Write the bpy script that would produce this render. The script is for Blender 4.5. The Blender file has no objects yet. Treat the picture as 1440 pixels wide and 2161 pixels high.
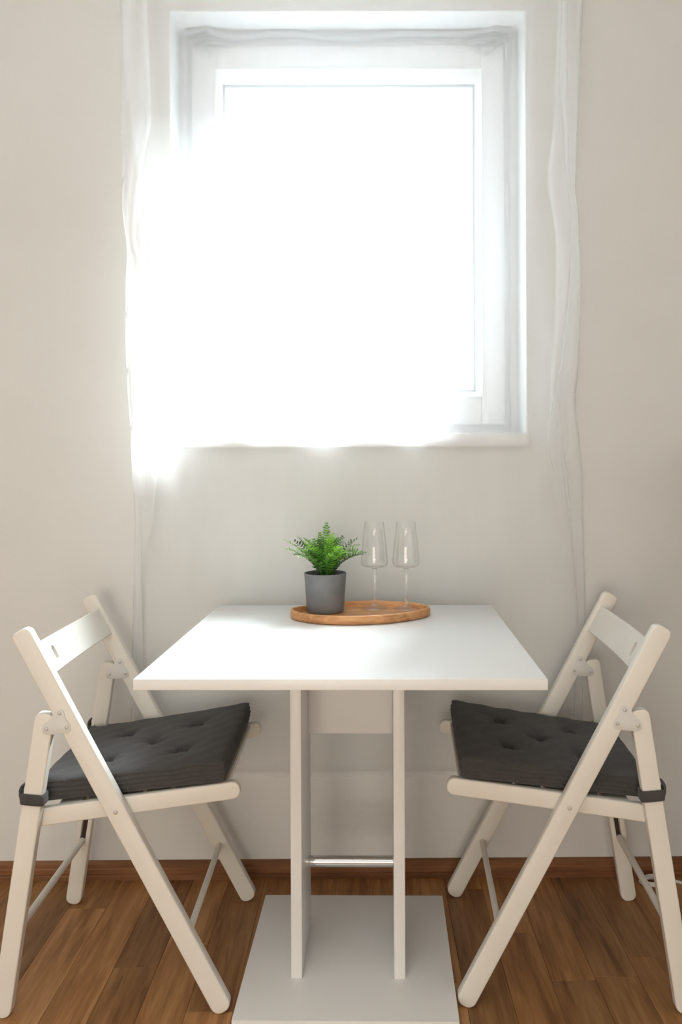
import bpy, bmesh, math, random
from mathutils import Matrix, Vector

random.seed(7)
SC = bpy.context.scene
COL = SC.collection
R = math.radians

# ------------------------------------------------------------------ camera
cam_d = bpy.data.cameras.new('camera')
cam = bpy.data.objects.new('camera', cam_d)
COL.objects.link(cam)
F_PX, W_PX, H_PX = 1672.2, 1440.0, 2161.0
CAM_H = 1.1216
cam_d.sensor_fit = 'VERTICAL'
cam_d.sensor_height = 36.0
cam_d.lens = 36.0 * F_PX / H_PX
cam_d.shift_x = -(782.9 - 720.0) / H_PX
cam_d.shift_y = -(1080.5 - 979.6) / H_PX
cam_d.clip_start = 0.02
cam_d.dof.use_dof = True
cam_d.dof.focus_distance = 1.5
cam_d.dof.aperture_fstop = 7.0
cam.matrix_world = (Matrix.Translation((0, 0, CAM_H)) @ Matrix.Rotation(R(-0.307), 4, 'Z')
                    @ Matrix.Rotation(R(90), 4, 'X') @ Matrix.Rotation(R(-0.24), 4, 'Z'))
SC.camera = cam

# ------------------------------------------------------------------ light
world = bpy.data.worlds.new('sky')
SC.world = world
world.use_nodes = True
bg = world.node_tree.nodes['Background']
bg.inputs['Color'].default_value = (0.80, 0.91, 1.0, 1)
bg.inputs['Strength'].default_value = 2.5

sun_d = bpy.data.lights.new('sun', 'SUN')
sun_d.energy = 42.0
sun_d.angle = R(34)
sun_d.color = (0.88, 0.95, 1.0)
sun = bpy.data.objects.new('sun', sun_d)
COL.objects.link(sun)
sun.rotation_euler = Vector((-0.88, -1.0, -1.40)).to_track_quat('-Z', 'Y').to_euler()

por_d = bpy.data.lights.new('window_portal', 'AREA')
por_d.shape = 'RECTANGLE'
por_d.size, por_d.size_y = 1.0, 1.2
por_d.cycles.is_portal = True
por = bpy.data.objects.new('window_portal', por_d)
COL.objects.link(por)
por.location = (-0.046, 2.42, 1.78)
por.rotation_euler = (R(-90), 0, 0)

# added upward fill behind the camera, no real fixture: brightens the ceiling
up_fill_d = bpy.data.lights.new('ceiling_fill', 'AREA')
up_fill_d.shape = 'DISK'
up_fill_d.size = 0.4
up_fill_d.energy = 20.0
up_fill_d.color = (0.90, 0.97, 1.0)
up_fill = bpy.data.objects.new('ceiling_fill', up_fill_d)
COL.objects.link(up_fill)
up_fill.location = (-0.6, -0.2, 1.80)
up_fill.rotation_euler = (R(180), 0, 0)

# added area fill far behind the camera; no glazed door is known there
rear_fill_d = bpy.data.lights.new('rear_fill', 'AREA')
rear_fill_d.shape = 'RECTANGLE'
rear_fill_d.size, rear_fill_d.size_y = 1.7, 1.3
rear_fill_d.energy = 31.5
rear_fill_d.color = (1.0, 0.90, 0.76)
door = bpy.data.objects.new('rear_fill', rear_fill_d)  # the added rear fill light, not a door
COL.objects.link(door)
door.location = (-0.5, -2.36, 0.70)
door.rotation_euler = (R(90), 0, 0)

SC.cycles.transparent_max_bounces = 16
SC.view_settings.view_transform = 'Standard'
SC.view_settings.look = 'None'
SC.view_settings.gamma = 1.0
SC.view_settings.use_curve_mapping = False
SC.view_settings.exposure = 0.58


# ------------------------------------------------------------------ materials
def srgb(r, g, b):
    def f(c):
        c /= 255.0
        return c / 12.92 if c <= 0.04045 else ((c + 0.055) / 1.055) ** 2.4
    return (f(r), f(g), f(b), 1)


class NT:
    def __init__(self, name):
        self.m = bpy.data.materials.new(name)
        self.m.use_nodes = True
        self.t = self.m.node_tree
        self.n = self.t.nodes
        self.p = self.n['Principled BSDF']
        self.out = self.n['Material Output']

    def add(self, kind, **kw):
        nd = self.n.new(kind)
        for k, v in kw.items():
            if k in nd.inputs:
                nd.inputs[k].default_value = v
            else:
                setattr(nd, k, v)
        return nd

    def link(self, a, b):
        self.t.links.new(a, b)

    def coords(self, scale=(1, 1, 1), world=False):
        if world:
            g = self.add('ShaderNodeNewGeometry').outputs['Position']
        else:
            g = self.add('ShaderNodeTexCoord').outputs['Object']
        mp = self.add('ShaderNodeMapping')
        mp.inputs['Scale'].default_value = scale
        self.link(g, mp.inputs['Vector'])
        return mp.outputs['Vector'], mp

    def ramp(self, fac, stops):
        r = self.add('ShaderNodeValToRGB')
        el = r.color_ramp.elements
        while len(el) < len(stops):
            el.new(0.5)
        for e, (pos, c) in zip(el, stops):
            e.position = pos
            e.color = c
        self.link(fac, r.inputs['Fac'])
        return r.outputs['Color']

    def bump(self, height, strength, dist):
        b = self.add('ShaderNodeBump', Strength=strength, Distance=dist)
        self.link(height, b.inputs['Height'])
        self.link(b.outputs['Normal'], self.p.inputs['Normal'])


def painted(name, col, rough=0.5, var=0.04, scale=12.0, bump=0.0, bscale=300.0, world=False, spec=0.4):
    t = NT(name)
    v, _ = t.coords((1, 1, 1), world)
    no = t.add('ShaderNodeTexNoise', Scale=scale, Detail=4.0)
    t.link(v, no.inputs['Vector'])
    lo = tuple(c * (1 - var) for c in col[:3]) + (1,)
    hi = tuple(min(1, c * (1 + var)) for c in col[:3]) + (1,)
    t.link(t.ramp(no.outputs['Fac'], [(0.3, lo), (0.7, hi)]), t.p.inputs['Base Color'])
    t.p.inputs['Roughness'].default_value = rough
    t.p.inputs['Specular IOR Level'].default_value = spec
    if bump:
        n2 = t.add('ShaderNodeTexNoise', Scale=bscale, Detail=3.0)
        t.link(v, n2.inputs['Vector'])
        t.bump(n2.outputs['Fac'], bump, 0.002)
    return t.m


M = {}
M['wall'] = painted('wall_paint', (0.752, 0.758, 0.745, 1), 0.9, 0.02, 2.5, 0.12, 180, True, 0.2)
M['ceiling'] = painted('ceiling_paint', (0.78, 0.77, 0.74, 1), 0.9, 0.02, 3, 0.0, 1, True, 0.2)
M['reveal'] = painted('window_plastic', (0.84, 0.85, 0.86, 1), 0.45, 0.01, 5)
M['chair'] = painted('white_painted_beech', (0.80, 0.77, 0.71, 1), 0.38, 0.02, 9, 0.03, 90)
M['plate'] = painted('grey_metal_plate', (0.70, 0.69, 0.67, 1), 0.42, 0.03, 20)
M['rivet'] = painted('steel_rivet', (0.62, 0.60, 0.56, 1), 0.4, 0.03, 20)
M['rivet'].node_tree.nodes['Principled BSDF'].inputs['Metallic'].default_value = 0.2
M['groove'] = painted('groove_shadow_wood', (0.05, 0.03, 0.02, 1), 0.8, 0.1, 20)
M['table'] = painted('white_laminate', (0.82, 0.82, 0.82, 1), 0.32, 0.01, 6)
M['gasket'] = painted('grey_gasket', (0.30, 0.32, 0.34, 1), 0.6, 0.02, 8)
M['cable'] = painted('white_cable', (0.75, 0.74, 0.72, 1), 0.5, 0.02, 6)
M['soil'] = painted('dark_soil', (0.012, 0.011, 0.010, 1), 0.95, 0.3, 60, 0.5, 120)

t = NT('chrome')
t.p.inputs['Base Color'].default_value = (0.75, 0.75, 0.76, 1)
t.p.inputs['Metallic'].default_value = 1.0
t.p.inputs['Roughness'].default_value = 0.06
M['chrome'] = t.m

# concrete pot
t = NT('grey_concrete')
v, _ = t.coords()
no = t.add('ShaderNodeTexNoise', Scale=28.0, Detail=6.0)
t.link(v, no.inputs['Vector'])
t.link(t.ramp(no.outputs['Fac'], [(0.3, (0.160, 0.168, 0.182, 1)), (0.7, (0.205, 0.214, 0.230, 1))]), t.p.inputs['Base Color'])
t.p.inputs['Roughness'].default_value = 0.6
t.bump(no.outputs['Fac'], 0.12, 0.001)
M['pot'] = t.m

# charcoal cushion fabric
t = NT('charcoal_fabric')
v, _ = t.coords()
w1 = t.add('ShaderNodeTexNoise', Scale=420.0, Detail=2.0)
t.link(v, w1.inputs['Vector'])
w2 = t.add('ShaderNodeTexNoise', Scale=40.0, Detail=4.0)
t.link(v, w2.inputs['Vector'])
mx = t.add('ShaderNodeMath', operation='ADD')
t.link(w1.outputs['Fac'], mx.inputs[0])
t.link(w2.outputs['Fac'], mx.inputs[1])
t.link(t.ramp(mx.outputs[0], [(0.35, (0.026, 0.025, 0.026, 1)), (0.9, (0.075, 0.071, 0.071, 1))]), t.p.inputs['Base Color'])
t.p.inputs['Roughness'].default_value = 0.95
t.p.inputs['Specular IOR Level'].default_value = 0.15
t.p.inputs['Sheen Weight'].default_value = 0.12
t.p.inputs['Sheen Roughness'].default_value = 0.5
t.bump(w1.outputs['Fac'], 0.5, 0.0015)
M['fabric'] = t.m


def wood(name, dark, mid, light, grain_scale, stretch, rough, per_object=False, strips=None, world=False):
    t = NT(name)
    v, mp = t.coords(stretch, world)
    src = v
    oi = None
    if per_object:
        oi = t.add('ShaderNodeObjectInfo')
        cm = t.add('ShaderNodeCombineXYZ')
        mu = t.add('ShaderNodeMath', operation='MULTIPLY')
        mu.inputs[1].default_value = 57.0
        t.link(oi.outputs['Random'], mu.inputs[0])
        for k in range(3):
            t.link(mu.outputs[0], cm.inputs[k])
        va = t.add('ShaderNodeVectorMath', operation='ADD')
        t.link(v, va.inputs[0])
        t.link(cm.outputs[0], va.inputs[1])
        src = va.outputs[0]
    n1 = t.add('ShaderNodeTexNoise', Scale=grain_scale, Detail=8.0, Roughness=0.62, Distortion=0.6)
    t.link(src, n1.inputs['Vector'])
    n2 = t.add('ShaderNodeTexNoise', Scale=grain_scale * 0.22, Detail=3.0, Distortion=1.2)
    t.link(src, n2.inputs['Vector'])
    ad = t.add('ShaderNodeMath', operation='ADD')
    t.link(n1.outputs['Fac'], ad.inputs[0])
    t.link(n2.outputs['Fac'], ad.inputs[1])
    hf = t.add('ShaderNodeMath', operation='MULTIPLY')
    hf.inputs[1].default_value = 0.5
    t.link(ad.outputs[0], hf.inputs[0])
    col = t.ramp(hf.outputs[0], [(0.36, dark), (0.5, mid), (0.64, light)])
    if per_object:
        rr = t.add('ShaderNodeMapRange')
        rr.inputs['To Min'].default_value = 0.72
        rr.inputs['To Max'].default_value = 1.25
        t.link(oi.outputs['Random'], rr.inputs['Value'])
        vm = t.add('ShaderNodeVectorMath', operation='SCALE')
        t.link(col, vm.inputs[0])
        t.link(rr.outputs[0], vm.inputs['Scale'])
        col = vm.outputs[0]
    if strips:
        wv = t.add('ShaderNodeTexVoronoi', voronoi_dimensions='1D', Scale=strips)
        g = t.add('ShaderNodeTexCoord')
        sx = t.add('ShaderNodeSeparateXYZ')
        t.link(g.outputs['Object'], sx.inputs[0])
        t.link(sx.outputs['Y'], wv.inputs['W'])
        bwn = t.add('ShaderNodeMapRange')
        bwn.inputs['To Min'].default_value = 0.78
        bwn.inputs['To Max'].default_value = 1.25
        t.link(wv.outputs['Color'], bwn.inputs['Value'])
        vm = t.add('ShaderNodeVectorMath', operation='SCALE')
        t.link(col, vm.inputs[0])
        t.link(bwn.outputs[0], vm.inputs['Scale'])
        col = vm.outputs[0]
    t.link(col, t.p.inputs['Base Color'])
    t.p.inputs['Roughness'].default_value = rough
    t.bump(n1.outputs['Fac'], 0.08, 0.001)
    return t.m


M['plank'] = wood('brown_oak_plank', (0.19, 0.080, 0.024, 1), (0.335, 0.155, 0.054, 1), (0.46, 0.245, 0.100, 1),
                  15.0, (5.0, 0.42, 1.0), 0.5, per_object=True)
M['floor'] = wood('brown_oak_floor', (0.19, 0.080, 0.024, 1), (0.335, 0.155, 0.054, 1), (0.46, 0.245, 0.100, 1),
                  15.0, (5.0, 0.42, 1.0), 0.5, world=True)
M['baseboard'] = wood('brown_baseboard', (0.125, 0.048, 0.017, 1), (0.205, 0.085, 0.032, 1), (0.275, 0.122, 0.052, 1),
                      8.0, (0.5, 6.0, 6.0), 0.5, world=True)
M['tray'] = wood('acacia_wood', (0.42, 0.17, 0.055, 1), (0.64, 0.31, 0.125, 1), (0.78, 0.43, 0.20, 1),
                 14.0, (0.9, 7.0, 7.0), 0.45, strips=26.0)
M['cabinet'] = wood('dark_brown_cabinet', (0.06, 0.03, 0.015, 1), (0.10, 0.052, 0.026, 1), (0.14, 0.075, 0.04, 1),
                    6.0, (4.0, 4.0, 0.5), 0.5)

# fern leaf: diffuse + translucent
t = NT('fern_leaf')
oi = t.add('ShaderNodeObjectInfo')
v, _ = t.coords()
no = t.add('ShaderNodeTexNoise', Scale=35.0, Detail=2.0)
t.link(v, no.inputs['Vector'])
ad = t.add('ShaderNodeMath', operation='ADD')
t.link(no.outputs['Fac'], ad.inputs[0])
t.link(oi.outputs['Random'], ad.inputs[1])
col = t.ramp(ad.outputs[0], [(0.35, (0.007, 0.038, 0.012, 1)), (0.8, (0.020, 0.105, 0.018, 1)), (1.0, (0.085, 0.26, 0.030, 1))])
t.link(col, t.p.inputs['Base Color'])
t.p.inputs['Roughness'].default_value = 0.38
tr = t.add('ShaderNodeBsdfTranslucent')
t.link(t.ramp(ad.outputs[0], [(0.3, (0.05, 0.22, 0.015, 1)), (1.0, (0.30, 0.55, 0.04, 1))]), tr.inputs['Color'])
ms = t.add('ShaderNodeMixShader')
ms.inputs[0].default_value = 0.22
t.link(t.p.outputs[0], ms.inputs[1])
t.link(tr.outputs[0], ms.inputs[2])
t.link(ms.outputs[0], t.out.inputs['Surface'])
M['fern'] = t.m

# drinking glass (thin-walled: light passes straight through, Fresnel reflections)
t = NT('clear_glass')
tp = t.add('ShaderNodeBsdfTransparent')
tp.inputs['Color'].default_value = (1.0, 1.0, 1.0, 1)
gs = t.add('ShaderNodeBsdfGlossy', Roughness=0.01)
fr = t.add('ShaderNodeFresnel', IOR=1.45)
geo = t.add('ShaderNodeNewGeometry')
ior = t.add('ShaderNodeMapRange')
ior.inputs['To Min'].default_value = 1.5
ior.inputs['To Max'].default_value = 1 / 1.5
t.link(geo.outputs['Backfacing'], ior.inputs['Value'])
t.link(ior.outputs[0], fr.inputs['IOR'])
ms = t.add('ShaderNodeMixShader')
t.link(fr.outputs[0], ms.inputs[0])
t.link(tp.outputs[0], ms.inputs[1])
t.link(gs.outputs[0], ms.inputs[2])
t.link(ms.outputs[0], t.out.inputs['Surface'])
M['glass'] = t.m

t = NT('foot_clear_glass')
tp = t.add('ShaderNodeBsdfTransparent')
gs = t.add('ShaderNodeBsdfGlossy', Roughness=0.12)
ms = t.add('ShaderNodeMixShader')
ms.inputs[0].default_value = 0.22
t.link(tp.outputs[0], ms.inputs[1])
t.link(gs.outputs[0], ms.inputs[2])
t.link(ms.outputs[0], t.out.inputs['Surface'])
M['foot_glass'] = t.m

t = NT('solid_clear_glass')
gl = t.add('ShaderNodeBsdfGlass', IOR=1.5, Roughness=0.0)
gl.inputs['Color'].default_value = (1.0, 1.0, 1.0, 1)
t.link(gl.outputs[0], t.out.inputs['Surface'])
M['solid_glass'] = t.m

# window pane: thin architectural glass
t = NT('window_glass')
tp = t.add('ShaderNodeBsdfTransparent')
tp.inputs['Color'].default_value = (0.96, 0.98, 0.97, 1)
gs = t.add('ShaderNodeBsdfGlossy', Roughness=0.02)
fr = t.add('ShaderNodeFresnel', IOR=1.45)
geo = t.add('ShaderNodeNewGeometry')          # same reflectance from inside the pane (no total reflection)
ior = t.add('ShaderNodeMapRange')
ior.inputs['To Min'].default_value = 1.45
ior.inputs['To Max'].default_value = 1 / 1.45
t.link(geo.outputs['Backfacing'], ior.inputs['Value'])
t.link(ior.outputs[0], fr.inputs['IOR'])
ms = t.add('ShaderNodeMixShader')
t.link(fr.outputs[0], ms.inputs[0])
t.link(tp.outputs[0], ms.inputs[1])
t.link(gs.outputs[0], ms.inputs[2])
t.link(ms.outputs[0], t.out.inputs['Surface'])
M['pane'] = t.m


def sheer(name, opac, edge, col=(0.93, 0.94, 0.95, 1), trans=0.55):
    t = NT(name)
    tp = t.add('ShaderNodeBsdfTransparent')
    df = t.add('ShaderNodeBsdfDiffuse')
    df.inputs['Color'].default_value = col
    tl = t.add('ShaderNodeBsdfTranslucent')
    tl.inputs['Color'].default_value = col
    m1 = t.add('ShaderNodeMixShader')
    m1.inputs[0].default_value = trans
    t.link(df.outputs[0], m1.inputs[1])
    t.link(tl.outputs[0], m1.inputs[2])
    v, _ = t.coords((9, 9, 2))
    no = t.add('ShaderNodeTexNoise', Scale=1.0, Detail=3.0)
    t.link(v, no.inputs['Vector'])
    lw = t.add('ShaderNodeLayerWeight', Blend=0.35)
    mr = t.add('ShaderNodeMapRange')
    mr.inputs['To Min'].default_value = opac
    mr.inputs['To Max'].default_value = edge
    t.link(lw.outputs['Facing'], mr.inputs['Value'])
    nm = t.add('ShaderNodeMapRange')
    nm.inputs['To Min'].default_value = 0.9
    nm.inputs['To Max'].default_value = 1.1
    t.link(no.outputs['Fac'], nm.inputs['Value'])
    mu = t.add('ShaderNodeMath', operation='MULTIPLY', use_clamp=True)
    t.link(mr.outputs[0], mu.inputs[0])
    t.link(nm.outputs[0], mu.inputs[1])
    m2 = t.add('ShaderNodeMixShader')
    t.link(mu.outputs[0], m2.inputs[0])
    t.link(tp.outputs[0], m2.inputs[1])
    t.link(m1.outputs[0], m2.inputs[2])
    t.link(m2.outputs[0], t.out.inputs['Surface'])
    return t.m


M['curtain'] = sheer('white_voile', 0.34, 0.46, trans=0.5)
M['hem'] = sheer('white_voile_hem', 0.26, 0.36)
M['net_edge'] = sheer('white_net_doubled', 0.80, 0.9, col=(0.60, 0.61, 0.62, 1), trans=0.2)
M['net'] = sheer('white_fine_net', 0.08, 0.5)


# ------------------------------------------------------------------ helpers
def empty(name, loc=(0, 0, 0), rz=0.0):
    o = bpy.data.objects.new(name, None)
    o.empty_display_size = 0.05
    COL.objects.link(o)
    o.location = loc
    o.rotation_euler = (0, 0, rz)
    return o


def tag(o, label=None, cat=None, group=None, kind=None):
    if label:
        o['label'] = label
    if cat:
        o['category'] = cat
    if group:
        o['group'] = group
    if kind:
        o['kind'] = kind
    return o


def link_mesh(name, me, mat, parent=None, smooth=False, auto=None):
    if mat is not None:
        me.materials.clear()
        me.materials.append(mat)
    if smooth or auto:
        me.polygons.foreach_set('use_smooth', [True] * len(me.polygons))
        if auto:
            me.set_sharp_from_angle(angle=R(auto))
    o = bpy.data.objects.new(name, me)
    COL.objects.link(o)
    if parent is not None:
        o.parent = parent
    return o


def pydata(name, vs, fs, mat, parent=None, smooth=False, auto=None):
    me = bpy.data.meshes.new(name)
    me.from_pydata(vs, [], fs)
    me.update()
    return link_mesh(name, me, mat, parent, smooth, auto)


def bm_box(bm, x0, x1, y0, y1, z0, z1):
    r = bmesh.ops.create_cube(bm, size=1.0)
    bmesh.ops.transform(bm, verts=r['verts'], matrix=Matrix.Translation(((x0 + x1) / 2, (y0 + y1) / 2, (z0 + z1) / 2))
                        @ Matrix.Diagonal((x1 - x0, y1 - y0, z1 - z0, 1)))


def boxes(name, lst, mat, parent=None, bevel=0.0, seg=2):
    bm = bmesh.new()
    for b in lst:
        bm_box(bm, *b)
    if bevel:
        bmesh.ops.bevel(bm, geom=list(bm.edges), offset=bevel, segments=seg, profile=0.5, affect='EDGES')
    me = bpy.data.meshes.new(name)
    bm.to_mesh(me)
    bm.free()
    return link_mesh(name, me, mat, parent, auto=40 if bevel else None)


def board_mesh(outline, thick, bevel, mtx, holes=(), res=2):
    """2-D outline (and holes) extruded to a bevelled board; local z is the thickness."""
    cd = bpy.data.curves.new('tmp', 'CURVE')
    cd.dimensions = '2D'
    cd.fill_mode = 'BOTH'
    cd.extrude = thick / 2 - bevel
    cd.bevel_depth = bevel
    cd.bevel_resolution = res
    cd.offset = -bevel
    for loop in [outline] + list(holes):
        s = cd.splines.new('POLY')
        s.points.add(len(loop) - 1)
        for p, (x, y) in zip(s.points, loop):
            p.co = (x, y, 0, 1)
        s.use_cyclic_u = True
    o = bpy.data.objects.new('tmp', cd)
    COL.objects.link(o)
    dg = bpy.context.evaluated_depsgraph_get()
    me = bpy.data.meshes.new_from_object(o.evaluated_get(dg))
    bpy.data.objects.remove(o)
    bpy.data.curves.remove(cd)
    bm = bmesh.new()
    bm.from_mesh(me)
    bmesh.ops.remove_doubles(bm, verts=bm.verts, dist=1e-6)
    bmesh.ops.recalc_face_normals(bm, faces=bm.faces)
    bm.to_mesh(me)
    bm.free()
    me.transform(mtx)
    me.update()
    return me


def rrect_axis(a, b, half, ra, rb, n=6):
    """rounded bar outline from a to b (2-D), corner radius ra at a, rb at b"""
    a, b = Vector(a), Vector(b)
    d = (b - a).normalized()
    nrm = Vector((-d.y, d.x))
    pts = []
    for (c, dd, nn, r) in ((a, -d, nrm, ra), (b, d, -nrm, rb)):
        # going round end c from +nn side to -nn side, outward dd
        for side in (1, -1):
            cc = c - dd * r + nn * side * (half - r)
            for k in range(n + 1):
                t_ = k / n * math.pi / 2
                if side == 1:
                    pts.append(cc + nn * math.cos(t_) * r + dd * math.sin(t_) * r)
                else:
                    pts.append(cc + dd * math.cos(t_) * r - nn * math.sin(t_) * r)
    out = []
    for p in pts:
        if not out or (Vector(out[-1]) - p).length > 1e-5:
            out.append((p.x, p.y))
    return out


def tube(name, pts, rad, mat, parent=None, n=12, cap=True):
    pts = [Vector(p) for p in pts]
    vs, fs = [], []
    up = Vector((0.13, 0.31, 0.94)).normalized()
    for i, p in enumerate(pts):
        d = (pts[min(i + 1, len(pts) - 1)] - pts[max(i - 1, 0)]).normalized()
        u = d.cross(up)
        if u.length < 1e-3:
            u = d.cross(Vector((1, 0, 0)))
        u.normalize()
        w = d.cross(u)
        for k in range(n):
            a = 2 * math.pi * k / n
            vs.append(p + (u * math.cos(a) + w * math.sin(a)) * rad)
    for i in range(len(pts) - 1):
        for k in range(n):
            k2 = (k + 1) % n
            fs.append((i * n + k, i * n + k2, (i + 1) * n + k2, (i + 1) * n + k))
    if cap:
        fs.append(tuple(range(n))[::-1])
        fs.append(tuple((len(pts) - 1) * n + k for k in range(n)))
    return pydata(name, vs, fs, mat, parent, auto=50)


def lathe_data(prof, n=48):
    vs, fs = [], []
    idx = []
    for (r, z) in prof:
        if r < 1e-6:
            idx.append([len(vs)])
            vs.append((0, 0, z))
        else:
            idx.append(list(range(len(vs), len(vs) + n)))
            for k in range(n):
                a = 2 * math.pi * k / n
                vs.append((r * math.cos(a), r * math.sin(a), z))
    for i in range(len(prof) - 1):
        A, B = idx[i], idx[i + 1]
        for k in range(n):
            k2 = (k + 1) % n
            if len(A) == 1 and len(B) == 1:
                continue
            if len(A) == 1:
                fs.append((A[0], B[k2], B[k]))
            elif len(B) == 1:
                fs.append((A[k], A[k2], B[0]))
            else:
                fs.append((A[k], A[k2], B[k2], B[k]))
    return vs, fs


def interp(tab, z):
    """smooth interpolation of (z, x) pairs sorted from high z to low z"""
    if z >= tab[0][0]:
        return tab[0][1]
    for (z0, a), (z1, b) in zip(tab, tab[1:]):
        if z0 >= z >= z1:
            k = (z0 - z) / (z0 - z1)
            k = k * k * (3 - 2 * k) * 0.5 + k * 0.5
            return a + (b - a) * k
    return tab[-1][1]


# ------------------------------------------------------------------ the room
WY = 2.1567                      # inner face of the window wall
XL, XR, YB, ZC = -2.0, 1.75, -2.4, 2.56
WX0, WX1, WZ0, WZ1 = -0.533, 0.4395, 1.168, 2.357    # window opening
TH = 0.32

tag(boxes('floor', [(XL - 0.2, XR + 0.2, YB - 0.2, WY + TH, -0.12, -0.006)], M['floor']), kind='structure')
floor = bpy.data.objects['floor']
# planks: 96.5 mm wide, running towards the window wall
PW, PX0 = 0.0965, -0.472
plank_cache = {}
JOINTS = {8: 1.892, 9: 1.717, 10: 1.728, -3: 2.01}
for i in range(-12, 20):
    x0 = PX0 + i * PW
    x1 = x0 + PW
    if x0 < XL or x1 > XR:
        continue
    j = JOINTS.get(i, 1.25 + ((i * 0.377) % 0.9))
    ys = [-0.35]
    edges = [j - 1.8, j - 0.9, j, j + 0.9]
    ys += [e for e in edges if -0.25 < e < WY - 0.05]
    ys.append(WY)
    for a, b in zip(ys, ys[1:]):
        L = round(b - a, 4)
        me = plank_cache.get(L)
        if me is None:
            bm = bmesh.new()
            bm_box(bm, -PW / 2 + 0.0003, PW / 2 - 0.0003, -L / 2 + 0.0003, L / 2 - 0.0003, -0.006, 0.0)
            top = [e for e in bm.edges if all(v_.co.z > -1e-5 for v_ in e.verts)]
            bmesh.ops.bevel(bm, geom=top, offset=0.0006, segments=1, affect='EDGES')
            me = bpy.data.meshes.new('plank')
            bm.to_mesh(me)
            bm.free()
            me.materials.append(M['plank'])
            plank_cache[L] = me
        o = bpy.data.objects.new('plank', me)
        COL.objects.link(o)
        o.location = ((x0 + x1) / 2, (a + b) / 2, 0)
        o.parent = floor

tag(boxes('ceiling', [(XL - 0.2, XR + 0.2, YB - 0.2, WY + TH, ZC, ZC + 0.12)], M['ceiling']), kind='structure')
tag(boxes('wall_back', [(XL - 0.2, WX0, WY, WY + TH, 0, ZC), (WX1, XR + 0.2, WY, WY + TH, 0, ZC),
                        (WX0, WX1, WY, WY + TH, 0, WZ0), (WX0, WX1, WY, WY + TH, WZ1, ZC)], M['wall']), kind='structure')
tag(boxes('wall_left', [(XL - 0.2, XL, YB, WY, 0, ZC)], M['wall']), kind='structure')
tag(boxes('wall_right', [(XR, XR + 0.2, YB, WY, 0, ZC)], M['wall']), kind='structure')
tag(boxes('wall_front', [(XL - 0.2, XR + 0.2, YB - 0.2, YB, 0, ZC)], M['wall']), kind='structure')

# baseboard with a rounded cap, a groove and a foot
prof = [(0, 0), (-0.013, 0), (-0.0135, 0.010), (-0.011, 0.0125), (-0.0115, 0.0155), (-0.014, 0.018), (-0.0145, 0.030),
        (-0.0120, 0.033), (-0.0125, 0.036), (-0.0120, 0.043), (-0.008, 0.047), (-0.003, 0.049), (0, 0.049)]
n = len(prof)
vs = [(x, WY + y, z) for x in (XL, XR) for (y, z) in prof]
fs = [(k, (k + 1) % n, n + (k + 1) % n, n + k) for k in range(n)] + [tuple(range(n))[::-1], tuple(range(n, 2 * n))]
tag(pydata('baseboard_back', vs, fs, M['baseboard'], auto=25), kind='structure')

# ---- window
win = tag(empty('window_1', ((WX0 + WX1) / 2, WY, WZ0)), kind='structure')


def winpart(name, lst, mat, bevel=0.0, parent=None):
    o = boxes(name, lst, mat, None, bevel)
    p = parent or win
    off = win.location
    o.data.transform(Matrix.Translation(-Vector(off)))
    o.parent = p
    return o


def ringboxes(x0, x1, z0, z1, x2, x3, z2, z3, y0, y1):
    """a rectangular ring, outer x0..z1, inner x2..z3"""
    return [(x0, x2, y0, y1, z0, z1), (x3, x1, y0, y1, z0, z1), (x2, x3, y0, y1, z0, z2), (x2, x3, y0, y1, z3, z1)]


SZ = 1.205
# smooth plastered reveal lining
winpart('reveal', [(WX0, WX0 + 0.003, WY - 0.0005, WY + 0.14, SZ, WZ1), (WX1 - 0.003, WX1, WY - 0.0005, WY + 0.14, SZ, WZ1),
                   (WX0, WX1, WY - 0.0005, WY + 0.14, WZ1 - 0.003, WZ1)], M['reveal'])
winpart('sill', [(WX0 - 0.002, WX1 + 0.002, WY - 0.022, WY + 0.14, WZ0, SZ)], M['reveal'], 0.004)
winpart('frame', ringboxes(WX0, WX1, WZ0 + 0.02, WZ1, WX0 + 0.042, WX1 - 0.042, SZ + 0.034, WZ1 - 0.042, WY + 0.13, WY + 0.20), M['reveal'], 0.003)
sash = winpart('sash', ringboxes(WX0 + 0.036, WX1 - 0.040, SZ + 0.028, WZ1 - 0.036, WX0 + 0.108, WX1 - 0.108, SZ + 0.110, WZ1 - 0.108,
                                 WY + 0.112, WY + 0.185), M['reveal'], 0.004)
GX0, GX1, GZ0, GZ1 = WX0 + 0.123, WX1 - 0.123, SZ + 0.124, WZ1 - 0.140
bo = (WX0 + 0.106, WX1 - 0.106, SZ + 0.108, WZ1 - 0.106)


def slope_ring(name, o_, i_, yo, yi, yback, mat, parent):
    """ring whose room-side face slopes from the outer edge (yo) in to the glass edge (yi)"""
    v_ = []
    for (r_, y) in ((o_, yo), (i_, yi), (i_, yback), (o_, yback)):
        x0, x1, z0, z1 = r_
        v_ += [(x0, y, z0), (x1, y, z0), (x1, y, z1), (x0, y, z1)]
    f_ = []
    for a_ in range(4):
        b_ = (a_ + 1) % 4
        for k in range(4):
            k2 = (k + 1) % 4
            f_.append((a_ * 4 + k, a_ * 4 + k2, b_ * 4 + k2, b_ * 4 + k))
    ob = pydata(name, [Vector(p) - win.location for p in v_], f_, mat, parent)
    bm_ = bmesh.new()
    bm_.from_mesh(ob.data)
    bmesh.ops.recalc_face_normals(bm_, faces=bm_.faces)
    bm_.to_mesh(ob.data)
    bm_.free()
    return ob


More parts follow.
